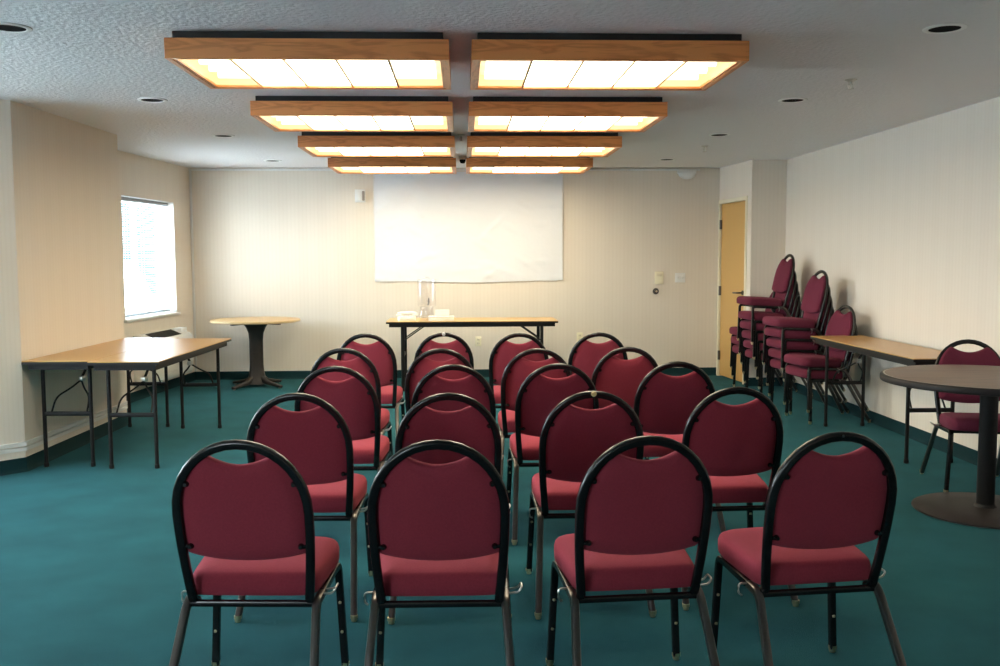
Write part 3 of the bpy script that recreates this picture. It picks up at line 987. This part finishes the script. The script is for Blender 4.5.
b = box(-.135, .135, -.09, .09, 0, .045, bevel=.006)
tr_ = obj('carton', b, M_PLASTIC, loc=(-.225, 10.25, TZ)); tag(tr_, 'flat wide white carton lying on the head table', 'box')
cv = obj('lid_flap', box(-.137, .137, -.092, .092, .034, .047, bevel=.004), M_WHITE, tr_)
tb2 = thing('tissue_box', 'small white tissue box on top of the flat white carton', 'box', (-.215, 10.25, TZ + .0475))
obj('carton_body', box(-.075, .075, -.055, .055, 0, .062, bevel=.004), M_PLASTIC, tb2)
obj('carton_top', box(-.0755, .0755, -.0555, .0555, .0622, .066, bevel=.002), M_WHITE, tb2)

# ------------------------------------------------------------------ back wall things
# cloth screen
bm = bmesh.new()
nx, nz = 90, 46
X0, X1, ZB, ZT = -1.018, 1.19, 1.145, 2.425
random.seed(2)
folds = [(random.uniform(X0, X1), random.uniform(ZB, ZT), random.uniform(-1, 1), random.uniform(.05, .35), random.uniform(.006, .016)) for _ in range(60)]
V = []
for j in range(nz + 1):
    row = []
    for i in range(nx + 1):
        u, v = i / nx, j / nz
        x = X0 + (X1 - X0) * u
        zb = ZB + .006 * math.sin(u * 9) - .010 * math.sin(PI * u) + (.006 if u > .97 else 0)
        z = zb + (ZT - zb) * v
        y = -.014 - .004 * math.sin(u * 26 + 2 * math.sin(v * 4)) * (1 - .5 * v)
        for fx, fz, sl, ln, am in folds:
            dx, dz_ = x - fx, z - fz
            a = dz_ - sl * dx
            t_ = math.hypot(dx, dz_)
            if t_ < ln:
                y -= am * math.exp(-(a / .022) ** 2) * (1 - t_ / ln)
        row.append(bm.verts.new((x, YB + y, z)))
    V.append(row)
for j in range(nz):
    for i in range(nx):
        bm.faces.new((V[j][i], V[j][i + 1], V[j + 1][i + 1], V[j + 1][i]))
ext = bmesh.ops.solidify(bm, geom=bm.faces[:], thickness=.003)
cl = obj('projection_screen', bm, M_CLOTH, smooth=60)
tag(cl, 'creased white cloth screen hung on the back wall above the head table', 'screen')
obj('hem_cord', tube([(X1 + .004, YB - .012, ZB + .01), (X1 + .008, YB - .014, ZT - .2), (X1, YB - .012, ZT)], circle_profile(.005, 6)), M_WHITE, cl)
obj('hem_cord', tube([(X0 - .004, YB - .012, ZB + .01), (X0 - .006, YB - .014, ZT - .2), (X0, YB - .012, ZT)], circle_profile(.005, 6)), M_WHITE, cl)

al = thing('fire_alarm', 'small white strobe fire alarm on the back wall left of the screen', 'alarm', (-1.18, YB, 2.145))
obj('back_plate', box(-.062, .062, -.018, -.0005, -.075, .075, bevel=.006), M_PLASTIC, al)
obj('horn', box(-.045, .02, -.045, -.018, -.055, .045, bevel=.006), M_PLASTIC, al)
obj('strobe_lens', box(.026, .052, -.05, -.018, -.055, .055, bevel=.006), mat('grey_lens', (.42, .40, .38), .25), al)

em = thing('motion_sensor', 'white domed fixture on the back wall under the ceiling at right', 'sensor', (2.66, YB, 2.40))
obj('mount', box(-.115, .115, -.03, -.0005, .0, .048, bevel=.006), M_PLASTIC, em)
b = bmesh.new()
rr = []
for k in range(9):
    ph_ = PI / 2 * k / 8
    rr.append([(.105 * math.cos(ph_) * math.cos(a), -.03 - .07 * math.cos(ph_) * math.sin(a), .005 - .072 * math.sin(ph_)) for a in [PI * i / 16 for i in range(17)]])
rr[-1] = [(0.001 * math.cos(PI * i / 16), -.03 - .001 * math.sin(PI * i / 16), .005 - .072) for i in range(17)]
obj('dome', loft(rr), M_PLASTIC, em, smooth=60)

sw = thing('thermostat', 'tall ivory thermostat plate on the back wall left of the light switch', 'thermostat', (2.345, YB, 1.175))
obj('plate', box(-.052, .052, -.020, -.0005, -.075, .075, bevel=.005), M_IVORY, sw)
obj('lever', box(-.035, .035, -.028, -.02, .02, .05, bevel=.003), M_CREAMTRIM, sw)
s2 = thing('light_switch', 'wide white two-gang light switch plate near the birch door', 'switch', (2.60, YB, 1.175))
obj('plate', box(-.062, .062, -.008, -.0005, -.057, .057, bevel=.003), M_PLASTIC, s2)
for x in (-.028, .028):
    obj('toggle', box(x - .006, x + .006, -.02, -.008, -.012, .014, bevel=.002), M_WHITE, s2)
kn = thing('wall_stop', 'small dark round knob on the back wall below the thermostat', 'knob', (2.31, YB, 1.015))
b = bmesh.new()
for r1, r2, d_, y in ((.038, .036, .008, -.0045), (.024, .028, .030, -.023)):
    bmesh.ops.create_cone(b, cap_ends=True, segments=24, radius1=r1, radius2=r2, depth=d_, matrix=Matrix.Translation((0, y, 0)) @ Matrix.Rotation(PI / 2, 4, 'X'))
obj('knob', b, M_BRONZE, kn)
b = bmesh.new()
bmesh.ops.create_cone(b, cap_ends=True, segments=16, radius1=.012, radius2=.012, depth=.004, matrix=Matrix.Translation((0, -.039, 0)) @ Matrix.Rotation(PI / 2, 4, 'X'))
obj('cap', b, M_BRASS, kn)

def outlet(label, loc):
    t = thing('wall_outlet', label, 'outlet', loc, 0, 'electrical outlets')
    obj('plate', box(-.036, .036, -.007, -.0005, -.058, .058, bevel=.003), M_IVORY, t)
    for z in (-.022, .022):
        f_ = box(-.017, .017, -.010, -.007, z - .014, z + .014, bevel=.003)
        s_ = obj('receptacle', f_, M_CREAMTRIM, t)
        sl = bmesh.new()
        for x in (-.007, .007):
            add_box(sl, x - .0015, x + .0015, -.0104, -.0099, z - .005, z + .006)
        obj('slot', sl, M_CANIN, s_)
    return t
o1 = outlet('ivory wall outlet under the middle of the head table', (.19, YB, .43))
dup(o1, (1.40, YB, .47), 0, 'ivory wall outlet right of the head table, behind the back row')
